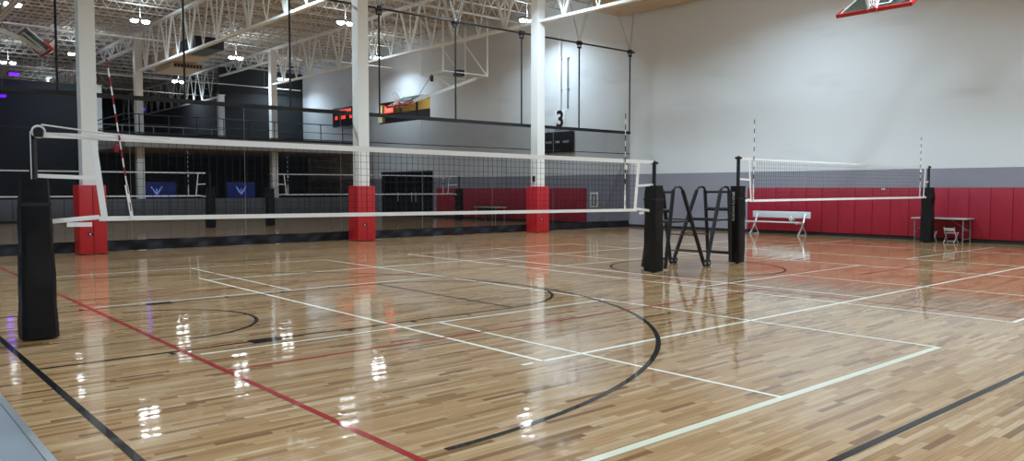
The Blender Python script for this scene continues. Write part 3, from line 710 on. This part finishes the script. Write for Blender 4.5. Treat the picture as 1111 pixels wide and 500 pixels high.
# ------------------------------------------------------------------ balcony and far side
YB=46.0
t=thing('balcony','grey balcony slab with dark railing behind the curtain','balcony')
t['kind']='structure'
XB=12.15
MB().box((XB,YB,4.0),(XW,54.98,4.68)).build('balcony_slab',M['mezz'],t)
MB().box((XB,YB-.02,4.62),(XW,YB+.02,4.74)).box((XB-.02,YB,4.62),(XB+.02,54.9,4.74)).build('balcony_edge',M['darkframe'],t)
r=MB(); zt=5.78
r.cyl((XB+.1,YB+.1,zt),(XW,YB+.1,zt),.03,8).cyl((XB+.1,YB+.1,5.25),(XW,YB+.1,5.25),.018,8).cyl((XB+.1,YB+.1,zt),(XB+.1,54.9,zt),.03,8).cyl((XB+.1,YB+.1,5.25),(XB+.1,54.9,5.25),.018,8)
x=26.9
while x>XB: r.cyl((x,YB+.1,4.68),(x,YB+.1,zt),.03,8); x-=1.55
r.build('balcony_railing',M['railing'],t)
r=MB(); r.cyl((XB,54.6,5.78),(20.8,54.6,5.78),.03,8).cyl((XB,54.6,5.25),(20.8,54.6,5.25),.02,8)
x=20
while x>XB: r.cyl((x,54.6,4.68),(x,54.6,5.78),.03,8); x-=1.9
r.build('rear_railing',M['grey'],t)
struct(MB().box((XB,55.0,0),(XW,55.2,4.0)).box((X0,55.0,0),(XB,55.2,8.2)),'wall_under_balcony',M['darkwall'])
struct(MB().box((X0,YB-.1,0),(26.6,YB+.05,1.15)),'wall_low',M['darkwall'])
g0=MB().rbox((.005,-.06,.0),(.75,0,1.08),.012).build('grey_wall_pad',M['greypad']); tag(g0,'dark grey padded panel on the low wall beneath the balcony','wall pad','grey pads on the low wall'); g0.location=(25.85,YB-.1,.08)
x=25.85-.76
while x>1.5:
    o=g0.copy(); C.objects.link(o); o.location=(x,YB-.1,.08); x-=.76
for (xa,xb,lab,lg) in ((13.0,15.2,'wide blue lit screen under the balcony beside a bare column',True),(18.1,19.9,'blue lit screen with white emblem under the balcony behind the dark post',True)):
    s=thing('display_screen',lab,'screen',((xa+xb)/2,YB+1.2,1.62)); w=(xb-xa)/2
    MB().rbox((-w,0,-.5),(w,.06,.5),.01).build('screen_housing',M['blackmetal'],s); MB().box((-w+.05,-.004,-.45),(w-.05,0,.45)).build('screen_face',M['screen'],s)
    MB().bar((-.3,-.008,.22),(0,-.008,-.25),.07,.004,up=(0,1,0)).bar((.3,-.008,.22),(0,-.008,-.25),.07,.004,up=(0,1,0)).bar((0,-.008,.1),(0,-.008,-.25),.05,.004,up=(0,1,0)).build('white_emblem',M['screenwhite'],s)
    MB().cyl((0,.03,-1.62),(0,.03,-.5),.04,8).rbox((-.3,-.1,-1.62),(.3,.25,-1.58),.01).build('screen_stand',M['blackmetal'],s)
# purple accent lamps in the dark hall
for i,(x,y,z,w,e,s) in enumerate(((8.3,53.6,8.35,0.3,14,'wide, hung under the dark roof'),(7.7,53.6,7.05,.2,9,'round, on the dark hall side'),(16.2,57,7.1,.18,12,'alone beside the bare column'))):
    t=thing('purple_lamp','small glowing purple lamp '+s,'lamp',(x,y,z))
    MB().rbox((-w,-.1,-.08),(w,.1,.12),.04).build('lamp_body',M['blackmetal'],t); MB().rbox((-w*.9,-.13,-.12),(w*.9,-.04,.06),.03).build('lamp_lens',M['purple'],t)
    MB().cyl((0,0,.1),(0,0,10.4-z),.01,5).build('hanger',M['grey'],t)
    ld=bpy.data.lights.new('purple_glow','POINT'); ld.energy=e; ld.color=(.2,.05,1); ld.shadow_soft_size=.2
    lo=bpy.data.objects.new('purple_glow',ld); C.objects.link(lo); lo.location=(0,-.35,-.3); lo.parent=t
# room lamp behind the upper window
ld=bpy.data.lights.new('office_lamp','AREA'); ld.size=2; ld.energy=90; ld.color=(1,.9,.62)
lo=bpy.data.objects.new('office_lamp',ld); C.objects.link(lo); lo.location=(XW+1.6,41.5,8.5)

# ------------------------------------------------------------------ world, camera, colour
W=bpy.data.worlds.new('World'); bpy.context.scene.world=W; W.use_nodes=True
W.node_tree.nodes['Background'].inputs[0].default_value=(.75,.85,1,1); W.node_tree.nodes['Background'].inputs[1].default_value=.05
cd=bpy.data.cameras.new('camera'); cam=bpy.data.objects.new('camera',cd); C.objects.link(cam)
cam.location=(0,0,1.69); cam.rotation_euler=(PI/2-.0525250686,0,.857270814-PI/2)
cd.sensor_width=36; cd.lens=854.65267*36/1111; cd.clip_end=300; cd.clip_start=.05
S=bpy.context.scene; S.camera=cam
S.view_settings.view_transform='Standard'; S.view_settings.look='None'; S.view_settings.gamma=1; S.view_settings.use_curve_mapping=False
S.view_settings.exposure=0.62
S.cycles.max_bounces=8; S.cycles.diffuse_bounces=4; S.cycles.glossy_bounces=4; S.cycles.transparent_max_bounces=24
S.cycles.use_denoising=True; S.cycles.sample_clamp_indirect=6; S.cycles.caustics_reflective=False
